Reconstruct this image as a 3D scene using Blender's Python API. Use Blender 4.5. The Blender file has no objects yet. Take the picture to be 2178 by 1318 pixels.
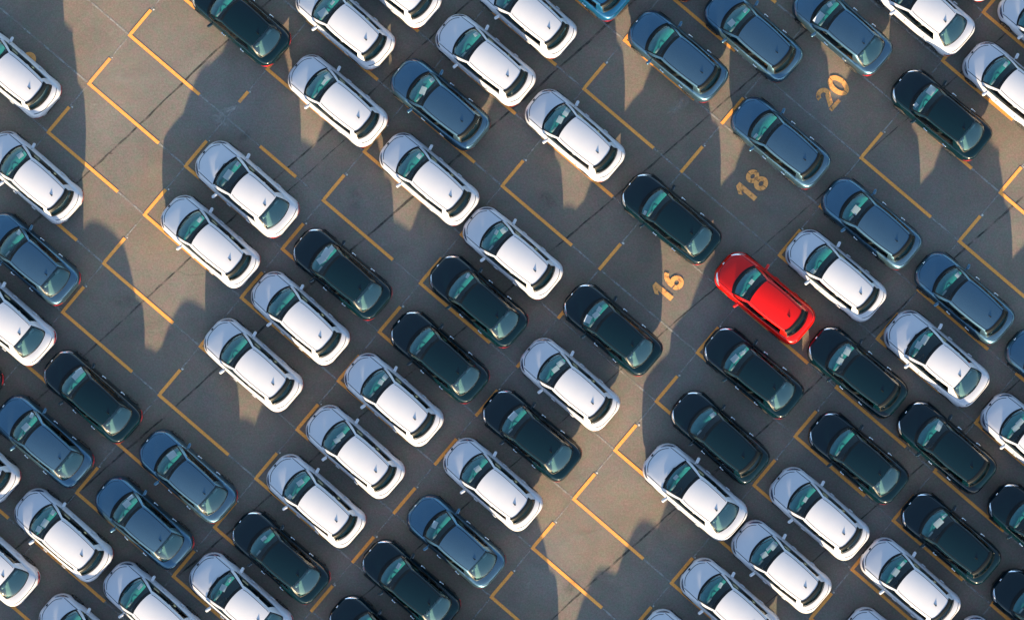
import bpy, bmesh, math, random
from mathutils import Vector, Matrix
random.seed(7)
R = math.radians
scene = bpy.context.scene
col = scene.collection

# ------------------------------------------------------------------ camera, sky, sun, exposure
S = 53.8                      # ground detail: photograph points per metre
CX, CY = 1089.0, 659.0        # the ground point straight under the drone
H = 110.0                     # drone height
cam_d = bpy.data.cameras.new('camera'); cam = bpy.data.objects.new('camera', cam_d); col.objects.link(cam)
cam.location = (0, 0, H); cam.rotation_euler = (0, 0, 0)
cam_d.sensor_width = 36; cam_d.lens = 18.0 / ((1089.0 / S) / H)
cam_d.clip_start = 1; cam_d.clip_end = 3000
scene.camera = cam

SUN_EL, SUN_AZ = 12.2, 180.0
world = bpy.data.worlds.new('World'); scene.world = world; world.use_nodes = True
wn = world.node_tree; wn.nodes.clear()
sky = wn.nodes.new('ShaderNodeTexSky'); sky.sky_type = 'NISHITA'; sky.sun_disc = False
sky.sun_elevation = R(SUN_EL); sky.sun_rotation = R(SUN_AZ)
sky.air_density = 1.0; sky.dust_density = 0.6; sky.ozone_density = 1.5
bg = wn.nodes.new('ShaderNodeBackground'); bg.inputs['Strength'].default_value = 0.12
wo = wn.nodes.new('ShaderNodeOutputWorld')
wn.links.new(sky.outputs[0], bg.inputs['Color']); wn.links.new(bg.outputs[0], wo.inputs['Surface'])

sun_d = bpy.data.lights.new('sun', 'SUN'); sun_d.energy = 4.9; sun_d.angle = R(0.8); sun_d.color = (1.0, 0.765, 0.47)
sun = bpy.data.objects.new('sun', sun_d); col.objects.link(sun)
sun.rotation_euler = (R(90 - SUN_EL), 0, R(180 - SUN_AZ))
sun.location = (0, -40, 30)

vs = scene.view_settings
scene.display_settings.display_device = 'sRGB'
vs.view_transform = 'Standard'; vs.look = 'None'; vs.exposure = 1.83; vs.gamma = 1.0; vs.use_curve_mapping = False
scene.cycles.max_bounces = 8; scene.cycles.transparent_max_bounces = 12
scene.cycles.sample_clamp_indirect = 4

# ------------------------------------------------------------------ helpers
def tag(o, label=None, cat=None, group=None, kind=None):
    if label: o['label'] = label
    if cat: o['category'] = cat
    if group: o['group'] = group
    if kind: o['kind'] = kind
    return o

def px(x, y, z=0.0):
    """a spot of the lot, read off the survey picture, as a world point at height z"""
    k = (H - z) / H
    return Vector(((x - CX) / S * k, (CY - y) / S * k, z))

def mesh_obj(name, verts, faces, mats, parent=None, fmat=None, smooth=True):
    me = bpy.data.meshes.new(name)
    me.from_pydata([tuple(v) for v in verts], [], faces)
    for m in mats: me.materials.append(m)
    if fmat:
        me.polygons.foreach_set('material_index', fmat)
    if smooth:
        me.polygons.foreach_set('use_smooth', [True] * len(me.polygons))
    me.update()
    o = bpy.data.objects.new(name, me); col.objects.link(o)
    if parent: o.parent = parent
    return o

def bm_obj(name, bm, mats, parent=None, smooth=False):
    bmesh.ops.recalc_face_normals(bm, faces=bm.faces)
    me = bpy.data.meshes.new(name); bm.to_mesh(me); bm.free()
    for m in mats: me.materials.append(m)
    if smooth: me.polygons.foreach_set('use_smooth', [True] * len(me.polygons))
    o = bpy.data.objects.new(name, me); col.objects.link(o)
    if parent: o.parent = parent
    return o

def rbox(bm, size, loc, bev=0.02, rot=None, seg=2, mi=0):
    g = bmesh.ops.create_cube(bm, size=1.0)
    vs_ = g['verts']
    bmesh.ops.scale(bm, vec=Vector(size), verts=vs_)
    if bev:
        es = list({e for v in vs_ for e in v.link_edges})
        r = bmesh.ops.bevel(bm, geom=es, offset=bev, segments=seg, affect='EDGES', profile=0.5)
        vs_ = list({v for f in r['faces'] for v in f.verts} | {v for v in vs_ if v.is_valid})
    if rot: bmesh.ops.rotate(bm, cent=(0, 0, 0), matrix=rot, verts=vs_)
    bmesh.ops.translate(bm, vec=Vector(loc), verts=vs_)
    for v in vs_:
        for f in v.link_faces: f.material_index = mi
    return vs_

def cyl(bm, r1, r2, depth, loc, rot=None, n=20, mi=0):
    g = bmesh.ops.create_cone(bm, cap_ends=True, segments=n, radius1=r1, radius2=r2, depth=depth)
    vs_ = g['verts']
    if rot: bmesh.ops.rotate(bm, cent=(0, 0, 0), matrix=rot, verts=vs_)
    bmesh.ops.translate(bm, vec=Vector(loc), verts=vs_)
    for v in vs_:
        for f in v.link_faces: f.material_index = mi
    return vs_

def interp(keys, x):
    """smooth interpolation through sorted (x, value) keys"""
    if x <= keys[0][0]: return keys[0][1]
    if x >= keys[-1][0]: return keys[-1][1]
    for i in range(len(keys) - 1):
        x0, a = keys[i]; x1, b = keys[i + 1]
        if x0 <= x <= x1:
            m0 = (b - a) / (x1 - x0) if i == 0 else (b - keys[i - 1][1]) / (x1 - keys[i - 1][0])
            m1 = (b - a) / (x1 - x0) if i == len(keys) - 2 else (keys[i + 2][1] - a) / (keys[i + 2][0] - x0)
            h = x1 - x0; t = (x - x0) / h
            return (a * (2*t**3 - 3*t*t + 1) + m0 * h * (t**3 - 2*t*t + t) + b * (-2*t**3 + 3*t*t) + m1 * h * (t**3 - t*t))

# ------------------------------------------------------------------ materials
def new_mat(name):
    m = bpy.data.materials.new(name); m.use_nodes = True
    return m, m.node_tree, m.node_tree.nodes['Principled BSDF']

def simple(name, colr, rough=0.5, metal=0.0, coat=0.0, spec=0.5, noise=0.0, nscale=30):
    m, nt, b = new_mat(name)
    b.inputs['Base Color'].default_value = (*colr, 1)
    b.inputs['Roughness'].default_value = rough
    b.inputs['Metallic'].default_value = metal
    b.inputs['Specular IOR Level'].default_value = spec
    if coat:
        b.inputs['Coat Weight'].default_value = coat
        b.inputs['Coat Roughness'].default_value = 0.04
    if noise:
        tc = nt.nodes.new('ShaderNodeTexCoord'); n = nt.nodes.new('ShaderNodeTexNoise'); n.inputs['Scale'].default_value = nscale
        n.inputs['Detail'].default_value = 4
        r = nt.nodes.new('ShaderNodeMapRange'); r.inputs['To Min'].default_value = 1 - noise; r.inputs['To Max'].default_value = 1 + noise
        mx = nt.nodes.new('ShaderNodeVectorMath'); mx.operation = 'SCALE'; mx.inputs[0].default_value = colr
        nt.links.new(tc.outputs['Object'], n.inputs['Vector']); nt.links.new(n.outputs['Fac'], r.inputs['Value'])
        nt.links.new(r.outputs[0], mx.inputs['Scale']); nt.links.new(mx.outputs[0], b.inputs['Base Color'])
    return m

M = {}
def paint(name, colr, metal=0.0, rough=0.35, coat=1.0, flake=0.0, spec=.5):
    m, nt, b = new_mat(name)
    b.inputs['Metallic'].default_value = metal
    b.inputs['Roughness'].default_value = rough
    b.inputs['Coat Weight'].default_value = coat; b.inputs['Coat Roughness'].default_value = 0.03; b.inputs['Specular IOR Level'].default_value = spec
    tc = nt.nodes.new('ShaderNodeTexCoord')
    n = nt.nodes.new('ShaderNodeTexNoise'); n.inputs['Scale'].default_value = 240; n.inputs['Detail'].default_value = 2
    n2 = nt.nodes.new('ShaderNodeTexNoise'); n2.inputs['Scale'].default_value = 2.5; n2.inputs['Detail'].default_value = 3
    r = nt.nodes.new('ShaderNodeMapRange'); r.inputs['From Min'].default_value = .3; r.inputs['From Max'].default_value = .7
    r.inputs['To Min'].default_value = 1 - flake; r.inputs['To Max'].default_value = 1 + flake
    r2 = nt.nodes.new('ShaderNodeMapRange'); r2.inputs['To Min'].default_value = .94; r2.inputs['To Max'].default_value = 1.03
    mm = nt.nodes.new('ShaderNodeMath'); mm.operation = 'MULTIPLY'
    mx = nt.nodes.new('ShaderNodeVectorMath'); mx.operation = 'SCALE'; mx.inputs[0].default_value = colr
    L = nt.links.new
    L(tc.outputs['Object'], n.inputs['Vector']); L(tc.outputs['Object'], n2.inputs['Vector'])
    L(n.outputs['Fac'], r.inputs['Value']); L(n2.outputs['Fac'], r2.inputs['Value'])
    L(r.outputs[0], mm.inputs[0]); L(r2.outputs[0], mm.inputs[1]); L(mm.outputs[0], mx.inputs['Scale']); L(mx.outputs[0], b.inputs['Base Color'])
    return m
M['white'] = paint('white_paint', (.49, .495, .535), rough=.35, coat=.5, spec=.3)
M['grey'] = paint('grey_blue_paint', (.078, .158, .228), metal=.92, rough=.38, coat=.25, flake=.22)
M['black'] = paint('black_paint', (.0006, .009, .014), rough=.20, coat=.75, spec=.1)
M['red'] = paint('red_paint', (.60, .0035, .001), metal=.1, rough=.35, coat=.4, spec=.3, flake=.08)
M['blue'] = paint('blue_paint', (.003, .08, .19), metal=.5, rough=.35, coat=1.0, flake=.15)
M['trim'] = simple('black_trim', (.004, .006, .007), .4, spec=.25)
M['rubber'] = simple('tyre_rubber', (.012, .012, .012), .8)
M['chrome'] = simple('chrome', (.85, .86, .88), .12, metal=1.0)
M['alloy'] = simple('wheel_alloy', (.60, .62, .65), .28, metal=1.0)
M['lens'] = simple('headlight_lens', (.75, .78, .85), .12, metal=.8, coat=1.0)
M['lens_dark'] = simple('dark_headlight_lens', (.05, .06, .10), .10, metal=.2, coat=1.0)
M['tail'] = simple('red_tail_lens', (.42, .008, .012), .15, coat=1.0)
M['interior'] = simple('interior_dark', (.008, .05, .06), .7, noise=.3)
M['dash'] = simple('dashboard_vinyl', (.02, .27, .30), .45, noise=.3, nscale=14)
M['seat'] = simple('seat_fabric', (.02, .09, .10), .8, noise=.25)
M['headrest'] = simple('headrest_wrap', (.35, .45, .44), .3, noise=.15)
M['shelf'] = simple('parcel_shelf_felt', (.20, .33, .33), .8, noise=.2)
M['paper'] = simple('paper', (.90, .90, .88), .7, noise=.06, nscale=8)

def glass_mat(name, tint, refl, ndir=0.0):
    m = bpy.data.materials.new(name); m.use_nodes = True; nt = m.node_tree; nt.nodes.clear()
    out = nt.nodes.new('ShaderNodeOutputMaterial')
    tr = nt.nodes.new('ShaderNodeBsdfTransparent'); tr.inputs['Color'].default_value = (*tint, 1)
    gl = nt.nodes.new('ShaderNodeBsdfGlossy'); gl.inputs['Roughness'].default_value = 0.02; gl.inputs['Color'].default_value = (.95, 1, 1, 1)
    fr = nt.nodes.new('ShaderNodeFresnel'); fr.inputs['IOR'].default_value = 1.5
    ad = nt.nodes.new('ShaderNodeMath'); ad.operation = 'ADD'; ad.inputs[1].default_value = refl; ad.use_clamp = True
    mx = nt.nodes.new('ShaderNodeMixShader')
    L = nt.links.new
    L(fr.outputs[0], ad.inputs[0]); L(ad.outputs[0], mx.inputs[0]); L(tr.outputs[0], mx.inputs[1]); L(gl.outputs[0], mx.inputs[2])
    L(mx.outputs[0], out.inputs['Surface'])
    return m
M['glass'] = glass_mat('green_tinted_glass', (.96, .99, .99), .0)
M['glass_side'] = glass_mat('dark_tinted_glass', (.35, .45, .50), .0)
M['glass_rear'] = glass_mat('rear_tinted_glass', (.75, .90, .88), .01)

def ground_mat():
    m, nt, b = new_mat('worn_asphalt'); L = nt.links.new
    tc = nt.nodes.new('ShaderNodeTexCoord')
    def noise(scale, det=5, rough=.55, dist=0):
        n = nt.nodes.new('ShaderNodeTexNoise'); n.inputs['Scale'].default_value = scale; n.inputs['Detail'].default_value = det
        n.inputs['Roughness'].default_value = rough; n.inputs['Distortion'].default_value = dist
        L(tc.outputs['Object'], n.inputs['Vector']); return n
    def rng(src, a, b_, f0=.3, f1=.7):
        r = nt.nodes.new('ShaderNodeMapRange'); r.inputs['From Min'].default_value = f0; r.inputs['From Max'].default_value = f1
        r.inputs['To Min'].default_value = a; r.inputs['To Max'].default_value = b_; L(src, r.inputs['Value']); return r.outputs[0]
    def mul(a, b_):
        q = nt.nodes.new('ShaderNodeMath'); q.operation = 'MULTIPLY'; L(a, q.inputs[0]); L(b_, q.inputs[1]); return q.outputs[0]
    big = rng(noise(.09, 4).outputs['Fac'], .82, 1.16)
    mid = rng(noise(.55, 6, .6, .6).outputs['Fac'], .88, 1.11)
    fine = rng(noise(13, 3, .8).outputs['Fac'], .78, 1.24)
    grit = rng(noise(38, 2, .7).outputs['Fac'], .82, 1.18)
    blot = rng(noise(1.7, 3, .5, 1.2).outputs['Fac'], 1.0, 1.22, .66, .80)
    f = mul(mul(mul(big, mid), mul(fine, grit)), blot)
    hue = nt.nodes.new('ShaderNodeMix'); hue.data_type = 'RGBA'
    hue.inputs['A'].default_value = (.200, .155, .113, 1); hue.inputs['B'].default_value = (.170, .150, .125, 1)
    L(rng(noise(.2, 4).outputs['Fac'], 0, 1, .4, .6), hue.inputs['Factor'])
    h2 = nt.nodes.new('ShaderNodeMix'); h2.data_type = 'RGBA'; h2.inputs['A'].default_value = (1.09, .965, 1.05, 1); h2.inputs['B'].default_value = (.91, 1.035, 1.0, 1)
    L(rng(noise(3.2, 5, .7).outputs['Fac'], 0, 1, .40, .60), h2.inputs['Factor'])
    vm = nt.nodes.new('ShaderNodeVectorMath'); vm.operation = 'MULTIPLY'; L(hue.outputs['Result'], vm.inputs[0]); L(h2.outputs['Result'], vm.inputs[1])
    sc = nt.nodes.new('ShaderNodeVectorMath'); sc.operation = 'SCALE'; L(vm.outputs[0], sc.inputs[0]); L(f, sc.inputs['Scale'])
    L(sc.outputs[0], b.inputs['Base Color'])
    b.inputs['Roughness'].default_value = .9; b.inputs['Specular IOR Level'].default_value = .25
    bp = nt.nodes.new('ShaderNodeBump'); bp.inputs['Strength'].default_value = .25; bp.inputs['Distance'].default_value = .01
    L(noise(30, 4, .7).outputs['Fac'], bp.inputs['Height']); L(bp.outputs[0], b.inputs['Normal'])
    return m
M['asphalt'] = ground_mat()

def worn_mat(name, colr, lo, hi, fade=1.0, wear_scale=5):
    """paint that has worn through in places"""
    m, nt, b = new_mat(name); L = nt.links.new
    tc = nt.nodes.new('ShaderNodeTexCoord')
    n = nt.nodes.new('ShaderNodeTexNoise'); n.inputs['Scale'].default_value = wear_scale; n.inputs['Detail'].default_value = 7; n.inputs['Roughness'].default_value = .7
    n2 = nt.nodes.new('ShaderNodeTexNoise'); n2.inputs['Scale'].default_value = 18; n2.inputs['Detail'].default_value = 3
    r = nt.nodes.new('ShaderNodeMapRange'); r.inputs['From Min'].default_value = lo; r.inputs['From Max'].default_value = hi
    r.inputs['To Min'].default_value = 0; r.inputs['To Max'].default_value = fade
    r2 = nt.nodes.new('ShaderNodeMapRange'); r2.inputs['From Min'].default_value = .3; r2.inputs['From Max'].default_value = .7
    r2.inputs['To Min'].default_value = .82; r2.inputs['To Max'].default_value = 1.12
    sc = nt.nodes.new('ShaderNodeVectorMath'); sc.operation = 'SCALE'; sc.inputs[0].default_value = colr
    L(tc.outputs['Object'], n.inputs['Vector']); L(tc.outputs['Object'], n2.inputs['Vector'])
    L(n.outputs['Fac'], r.inputs['Value']); L(n2.outputs['Fac'], r2.inputs['Value'])
    L(r2.outputs[0], sc.inputs['Scale']); L(sc.outputs[0], b.inputs['Base Color']); L(r.outputs[0], b.inputs['Alpha'])
    b.inputs['Roughness'].default_value = .75
    return m
M['orange'] = worn_mat('orange_line_paint', (1.0, .38, .075), .16, .27)
M['orange_worn'] = worn_mat('worn_orange_number_paint', (1.0, .42, .12), .30, .48, .95, 4)
M['chalk'] = worn_mat('faint_pale_guide_paint', (.36, .34, .31), .36, .58, .7, 2)
M['tar'] = worn_mat('dark_joint_sealer', (.035, .032, .03), .36, .60, .75, 1.6)
M['chip'] = simple('pale_chip', (.6, .57, .5), .8)

# ------------------------------------------------------------------ the lot: ground, joints, guide lines, bay lines, numbers
g = mesh_obj('ground', [(-400, -400, 0), (400, -400, 0), (400, 400, 0), (-400, 400, 0)], [(0, 1, 2, 3)], [M['asphalt']], smooth=False)
tag(g, kind='structure')

def strip(vs_, fs, a, b, w, z, ext=0.0):
    a = Vector((a[0], a[1])); b = Vector((b[0], b[1])); d = (b - a).normalized(); n = Vector((-d.y, d.x)) * w / 2
    a = a - d * ext; b = b + d * ext; i = len(vs_)
    for p in (a - n, b - n, b + n, a + n): vs_.append((p.x, p.y, z))
    fs.append((i, i + 1, i + 2, i + 3))

# sealed joints, slightly wandering
def joint(p0, p1, w, seed):
    rnd = random.Random(seed); vs_, fs = [], []
    a, b = px(*p0), px(*p1); n = max(4, int((b - a).length / .35)); d = (b - a).normalized(); nn = Vector((-d.y, d.x, 0)); off = 0
    for i in range(n + 1):
        off = off * .9 + rnd.uniform(-.02, .02); ww = w * rnd.uniform(.55, 1.15) / 2
        p = a + (b - a) * (i / n) + nn * off
        vs_ += [(p.x - nn.x * ww, p.y - nn.y * ww, .004), (p.x + nn.x * ww, p.y + nn.y * ww, .004)]
        if i: k = 2 * i; fs.append((k - 2, k, k + 1, k - 1))
    return vs_, fs
def merged(name, lists, mat):
    V, F = [], []
    for v, f in lists:
        k = len(V); V += v; F += [tuple(i + k for i in q) for q in f]
    o = mesh_obj(name, V, F, [mat], smooth=False); tag(o, kind='structure'); return o
jl = [((640, -60), (-60, 600), .085), ((1110, -95), (-80, 995), .07), ((1420, -60), (-60, 1250), .09), ((1860, -60), (380, 1222), .08),
      ((2240, -20), (700, 1330), .05), ((2260, 345), (1120, 1365), .085), ((2250, 735), (1560, 1345), .05), ((760, 275), (575, 440), .04), ((300, 1380), (-60, 1700), .05)]
merged('pavement_joint', [joint(a, b, w, 11 + i) for i, (a, b, w) in enumerate(jl)], M['tar'])
merged('pavement_crack', [joint(a, b, .02, 40 + i) for i, (a, b) in enumerate([((372, 573), (398, 585)), ((398, 585), (432, 583)), ((330, 615), (352, 604)), ((1440, 1090), (1420, 1110))])], M['tar'])

# bay grid fitted to the corners seen in the picture
pts = [((277,75),(0,0)),((188,178),(0,1)),((102,282),(0,2)),((395,353),(1,1)),((218,560),(1,3)),((133.6,662),(1,4)),((165.3,1048.3),(2,6)),((369,1223.6),(3,6)),
 ((687,427),(2,0)),((775,324),(2,-1)),((600,531),(2,1)),((570,145),(1,-1)),((1068,395),(3,-2)),((1243,190),(3,-4)),((1222,1060),(5,1)),((1133,1165),(5,2)),((1046,1270),(5,3)),
 ((1308,955),(5,0)),((1395,850),(5,-1)),((1832,335),(5,-6)),((1743,434),(5,-5)),((2045,515),(6,-6)),((1867,722),(6,-4)),((1953.6,617),(6,-5)),((1691.5,929.8),(6,-2)),
 ((1901.8,1106.7),(7,-3)),((1985.3,1001.5),(7,-4)),((2088.8,26.7),(5,-9)),((2003.6,128.5),(5,-8)),((1427,1240),(6,1)),((1482,747),(5,-2)),((1778,824),(6,-3)),((2107,1284),(8,-3)),
 ((630,913),(3,3)),((805.4,707),(3,1)),((894,602),(3,0)),((718.6,809),(3,2)),((339,839),(2,4)),((543,1015),(3,4)),((1450,367),(4,-4)),((1273,572),(4,-2))]
def lsq(k):
    # quadratic-in-(i,j) least squares by normal equations
    rows = [[1, i, j, i * i, i * j, j * j] for _, (i, j) in pts]; ys = [p[k] for p, _ in pts]; n = 6
    A = [[sum(r[a] * r[b] for r in rows) for b in range(n)] + [sum(r[a] * y for r, y in zip(rows, ys))] for a in range(n)]
    for c in range(n):
        p = max(range(c, n), key=lambda q: abs(A[q][c])); A[c], A[p] = A[p], A[c]
        for q in range(n):
            if q != c:
                f = A[q][c] / A[c][c]; A[q] = [x - f * y for x, y in zip(A[q], A[c])]
    return [A[q][n] / A[q][q] for q in range(n)]
pts = [p for p in pts if p[1] not in ((7, -3), (7, -4), (8, -3))] + [((1901.8,1106.7),(7,-3)),((1985.3,1001.5),(7,-4)),((2107,1284),(8,-2))] if False else pts
FX = FY = None
def grid_fit():
    global FX, FY, pts
    # drop corners that do not belong to the rounded indices
    lin = []
    for (x, y), (i, j) in pts:
        ex, ey = 277 + 205 * i - 88.2 * j, 75 + 176 * i + 102.8 * j
        if abs(ex - x) < 25 and abs(ey - y) < 25: lin.append(((x, y), (i, j)))
        else:
            dx, dy = x - 277, y - 75; det = 205 * 102.8 + 88.2 * 176
            i2 = round((dx * 102.8 + 88.2 * dy) / det); j2 = round((205 * dy - 176 * dx) / det)
            lin.append(((x, y), (i2, j2)))
    pts = lin; FX, FY = lsq(0), lsq(1)
grid_fit()
def P(i, j):
    b = (1, i, j, i * i, i * j, j * j)
    return Vector((sum(c * q for c, q in zip(FX, b)), sum(c * q for c, q in zip(FY, b))))
ov, of_ = [], []; cv, cf = [], []; chips_v, chips_f = [], []
def wpt(p): q = px(p.x, p.y); return (q.x, q.y)
for i in range(-2, 10):
    for j in range(-15, 14):
        c = P(i, j)
        if not (-330 < c.x < 2500 and -330 < c.y < 1640): continue
        e1 = P(i + 1, j); e2 = P(i, j - 1)
        u = (e1 - c) / (e1 - c).length; v = (e2 - c) / (e2 - c).length
        strip(cv, cf, wpt(c + u * 0), wpt(e1), .07, .008); strip(cv, cf, wpt(c), wpt(e2), .05, .008)
        bar_only = i in (4, -1)
        lw = .13
        if (i, j) == (1, 0):
            strip(ov, of_, wpt(c + u * 94), wpt(c + u * 195), lw, .012); strip(ov, of_, wpt(c + v * 42), wpt(c + v * 72), lw, .012)
        else:
            if not bar_only: strip(ov, of_, wpt(c - u * 2.8), wpt(c + u * 195), lw, .012)
            strip(ov, of_, wpt(c + v * (2.9 if not bar_only else -2)), wpt(c + v * 70), lw, .0125)
        q = c + v * 74 + u * random.uniform(2, 5); r = random.uniform(.03, .05); w = px(q.x, q.y); k = len(chips_v)
        m_ = 7
        for a in range(m_):
            rr = r * random.uniform(.6, 1.2); t = a * 2 * math.pi / m_; chips_v.append((w.x + rr * math.cos(t), w.y + rr * math.sin(t), .016))
        chips_f.append(tuple(range(k, k + m_)))
merged('guide_line', [(cv, cf)], M['chalk']); merged('parking_line', [(ov, of_)], M['orange']); merged('line_end_chip', [(chips_v, chips_f)], M['chip'])

# pale tyre scuffs with ragged edges
def scuff(cx, cy, rx, ry, ang, strength, seed, colr=(.38, .35, .31), name='tyre_scuff', zz=.0155):
    m, nt, b = new_mat('pale_scuff'); L = nt.links.new
    tc = nt.nodes.new('ShaderNodeTexCoord'); mp = nt.nodes.new('ShaderNodeMapping'); mp.inputs['Location'].default_value = (seed * 3.1, seed, 0)
    ln = nt.nodes.new('ShaderNodeVectorMath'); ln.operation = 'LENGTH'
    n = nt.nodes.new('ShaderNodeTexNoise'); n.inputs['Scale'].default_value = 2.2; n.inputs['Detail'].default_value = 6; n.inputs['Roughness'].default_value = .65
    r1 = nt.nodes.new('ShaderNodeMapRange'); r1.inputs['From Min'].default_value = 1.0; r1.inputs['From Max'].default_value = .1
    r2 = nt.nodes.new('ShaderNodeMapRange'); r2.inputs['From Min'].default_value = .35; r2.inputs['From Max'].default_value = .7; r2.inputs['To Max'].default_value = strength
    mu = nt.nodes.new('ShaderNodeMath'); mu.operation = 'MULTIPLY'
    L(tc.outputs['Object'], ln.inputs[0]); L(tc.outputs['Object'], mp.inputs[0]); L(mp.outputs[0], n.inputs['Vector'])
    L(ln.outputs['Value'], r1.inputs['Value']); L(n.outputs['Fac'], r2.inputs['Value']); L(r1.outputs[0], mu.inputs[0]); L(r2.outputs[0], mu.inputs[1])
    L(mu.outputs[0], b.inputs['Alpha']); b.inputs['Base Color'].default_value = (*colr, 1); b.inputs['Roughness'].default_value = .9
    k = 20; o = mesh_obj(name, [(math.cos(2*math.pi*i/k), math.sin(2*math.pi*i/k), 0) for i in range(k)], [tuple(range(k))], [m], smooth=False)
    w = px(cx, cy); o.location = (w.x, w.y, zz + .0006 * seed); o.scale = (rx / S, ry / S, 1); o.rotation_euler = (0, 0, R(ang)); tag(o, kind='structure')
for i, q in enumerate([(492, 235, 48, 20, 25, 1.1), (470, 258, 40, 16, -40, .9), (1445, 225, 40, 16, 40, .8), (1600, 500, 90, 55, 30, .35), (1762, 215, 45, 30, -20, .6), (232, 955, 30, 34, 60, .6), (940, 515, 45, 60, 20, .45), (1240, 1130, 110, 70, 40, .35), (255, 165, 110, 90, 0, .3), (1520, 815, 70, 50, 20, .25)]):
    scuff(*q, i + 1)

for i, (x, y, q, k) in enumerate([(236, 327, 4, 1.0), (520, 290, 17, .45), (755, 425, 26, .35), (1165, 425, 22, .4), (265, 640, 30, .3), (1215, 1245, 24, .4)]):
    scuff(x, y, q * 1.3, q * .7, 47 * i, k, i + 12, (.05, .048, .045), 'oil_stain', .005)

# painted numbers (stencilled), local x to the right of the glyph, y up, unit = glyph height
def ring_arc(cx, cy, rx, ry, t, a0, a1, n=18):
    v, f = [], []
    for q in range(n + 1):
        a = R(a0 + (a1 - a0) * q / n); c, s = math.cos(a), math.sin(a)
        v += [(cx + (rx - t) * c, cy + (ry - t) * s), (cx + rx * c, cy + ry * s)]
        if q: k = 2 * q; f.append((k - 2, k - 1, k + 1, k))
    return v, f
def poly(p): return (list(p), [tuple(range(len(p)))])
GL = {
 '0': [ring_arc(0, 0, .33, .50, .20, -87, 87), ring_arc(0, 0, .33, .50, .20, 93, 267)],
 '8': [ring_arc(0, .23, .30, .27, .19, -87, 87), ring_arc(0, .23, .30, .27, .19, 93, 267), ring_arc(0, -.24, .32, .29, .20, -87, 87), ring_arc(0, -.24, .32, .29, .20, 93, 267)],
 '6': [ring_arc(0, -.20, .31, .30, .20, -172, 172), ring_arc(.16, -.02, .46, .52, .20, 108, 196)],
 '2': [ring_arc(0, .20, .31, .30, .19, -30, 178), poly([(.06, .16), (.25, .06), (.02, -.30), (-.24, -.30)]), poly([(-.28, -.50), (.28, -.50), (.28, -.34), (-.28, -.34)])],
 '1': [poly([(-.06, -.5), (.16, -.5), (.16, .5), (-.06, .5)]), poly([(-.26, .20), (-.065, .5), (-.065, .20), (-.18, .04)])],
 '4': [poly([(.05, -.5), (.23, -.5), (.23, .5), (.05, .5)]), poly([(-.30, -.28), (.045, -.28), (.045, -.12), (-.30, -.12)]), poly([(-.30, -.11), (-.12, -.11), (.045, .30), (.045, .5)])],
 '7': [poly([(-.28, .33), (.28, .33), (.28, .5), (-.28, .5)]), poly([(.08, .325), (.28, .325), (.05, -.5), (-.14, -.5)])],
}
def number(txt, cx, cy, hpx=50, mat='orange_worn'):
    # glyph up = towards the bay head (up-left), reading towards up-right
    up = Vector((-.759, -.651)); rt = Vector((.651, -.759)); V, F = [], []
    sp = .70 * hpx
    for k, ch in enumerate(txt):
        o = Vector((cx, cy)) + rt * sp * (k - (len(txt) - 1) / 2)
        for n_, (v, f) in enumerate(GL[ch]):
            b = len(V)
            for (x, y) in v:
                q = o + rt * x * hpx + up * y * hpx; w = px(q.x, q.y); V.append((w.x, w.y, .024 + .0008 * n_))
            F += [tuple(i + b for i in q) for q in f]
    o = mesh_obj('painted_number', V, F, [M[mat]], smooth=False); tag(o, kind='structure'); return o
number('18', 1598, 396, 50); number('16', 1420, 608, 50); number('20', 1771, 196, 52)
number('14', 1243, 824, 50); number('12', 1066, 1036, 50); number('10', 890, 1247, 52)
number('26', 43, 133, 50)

# ------------------------------------------------------------------ car builder
# car frame: x forward, y left, z up; origin on the ground at the middle of the car
GFR = [1, .997, .99, .978, .963, .942, .91, .845, .755, .65, .52, .40, .28, .15, .04, 0, 0]
YFR = [0, .25, .45, .60, .70, .78, .85, .895, .935, .968, .99, 1.0, .99, .96, .90, .60, 0]
class Spec: pass
def spec(kind, sc=1.0):
    s = Spec(); s.kind = kind; s.k = sc; s.xf, s.xr, s.W0 = 2.155, -2.125, .895
    s.zt_f = [(-.2, .955), (1.0, .965), (1.25, .925), (1.5, .865), (1.8, .785), (2.0, .715), (2.1, .655), (2.155, .56)]
    if kind == 'hatch': s.zt_r = [(-2.125, .66), (-2.10, .80), (-2.04, .90), (-1.96, .945), (-1.85, .965), (-1.6, .975), (-.2, .955)]
    else: s.zt_r = [(-2.125, .70), (-2.105, .86), (-2.06, .965), (-1.98, 1.0), (-1.8, 1.005), (-1.5, .985), (-.2, .955)]
    s.cab = (-1.36 if kind == 'hatch' else -1.30, .98)
    if kind == 'hatch':
        s.base = [(1.255,0),(1.24,.25),(1.18,.48),(1.07,.675),(.90,.765),(.4,.775),(-.1,.77),(-.7,.755),(-1.25,.725),(-1.53,.69),(-1.69,.615),(-1.82,.33),(-1.86,0)]
        s.roof = [(.455,0),(.445,.2),(.42,.39),(.37,.53),(.27,.585),(-.02,.605),(-.36,.605),(-.8,.59),(-1.15,.565),(-1.36,.54),(-1.44,.47),(-1.48,.24),(-1.49,0)]
    else:
        d = -.10 if kind == 'long_sedan' else 0; e = -.15 if kind == 'long_sedan' else 0
        s.base = [(1.22+d,0),(1.20+d,.25),(1.15+d,.47),(1.05+d/2,.66),(.88,.76),(.4,.77),(-.1,.765),(-.6,.755),(-1.05,.735),(-1.43,.69),(-1.64,.615),(-1.76,.33),(-1.80,0)]
        s.roof = [(.46+e,0),(.45+e,.2),(.425+e,.38),(.38+e,.52),(.28+e,.57),(0+e*.6,.59),(-.35,.585),(-.65,.575),(-.88,.56),(-1.03,.545),(-1.11,.49),(-1.13,.25),(-1.135,0)]
    return s
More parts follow.
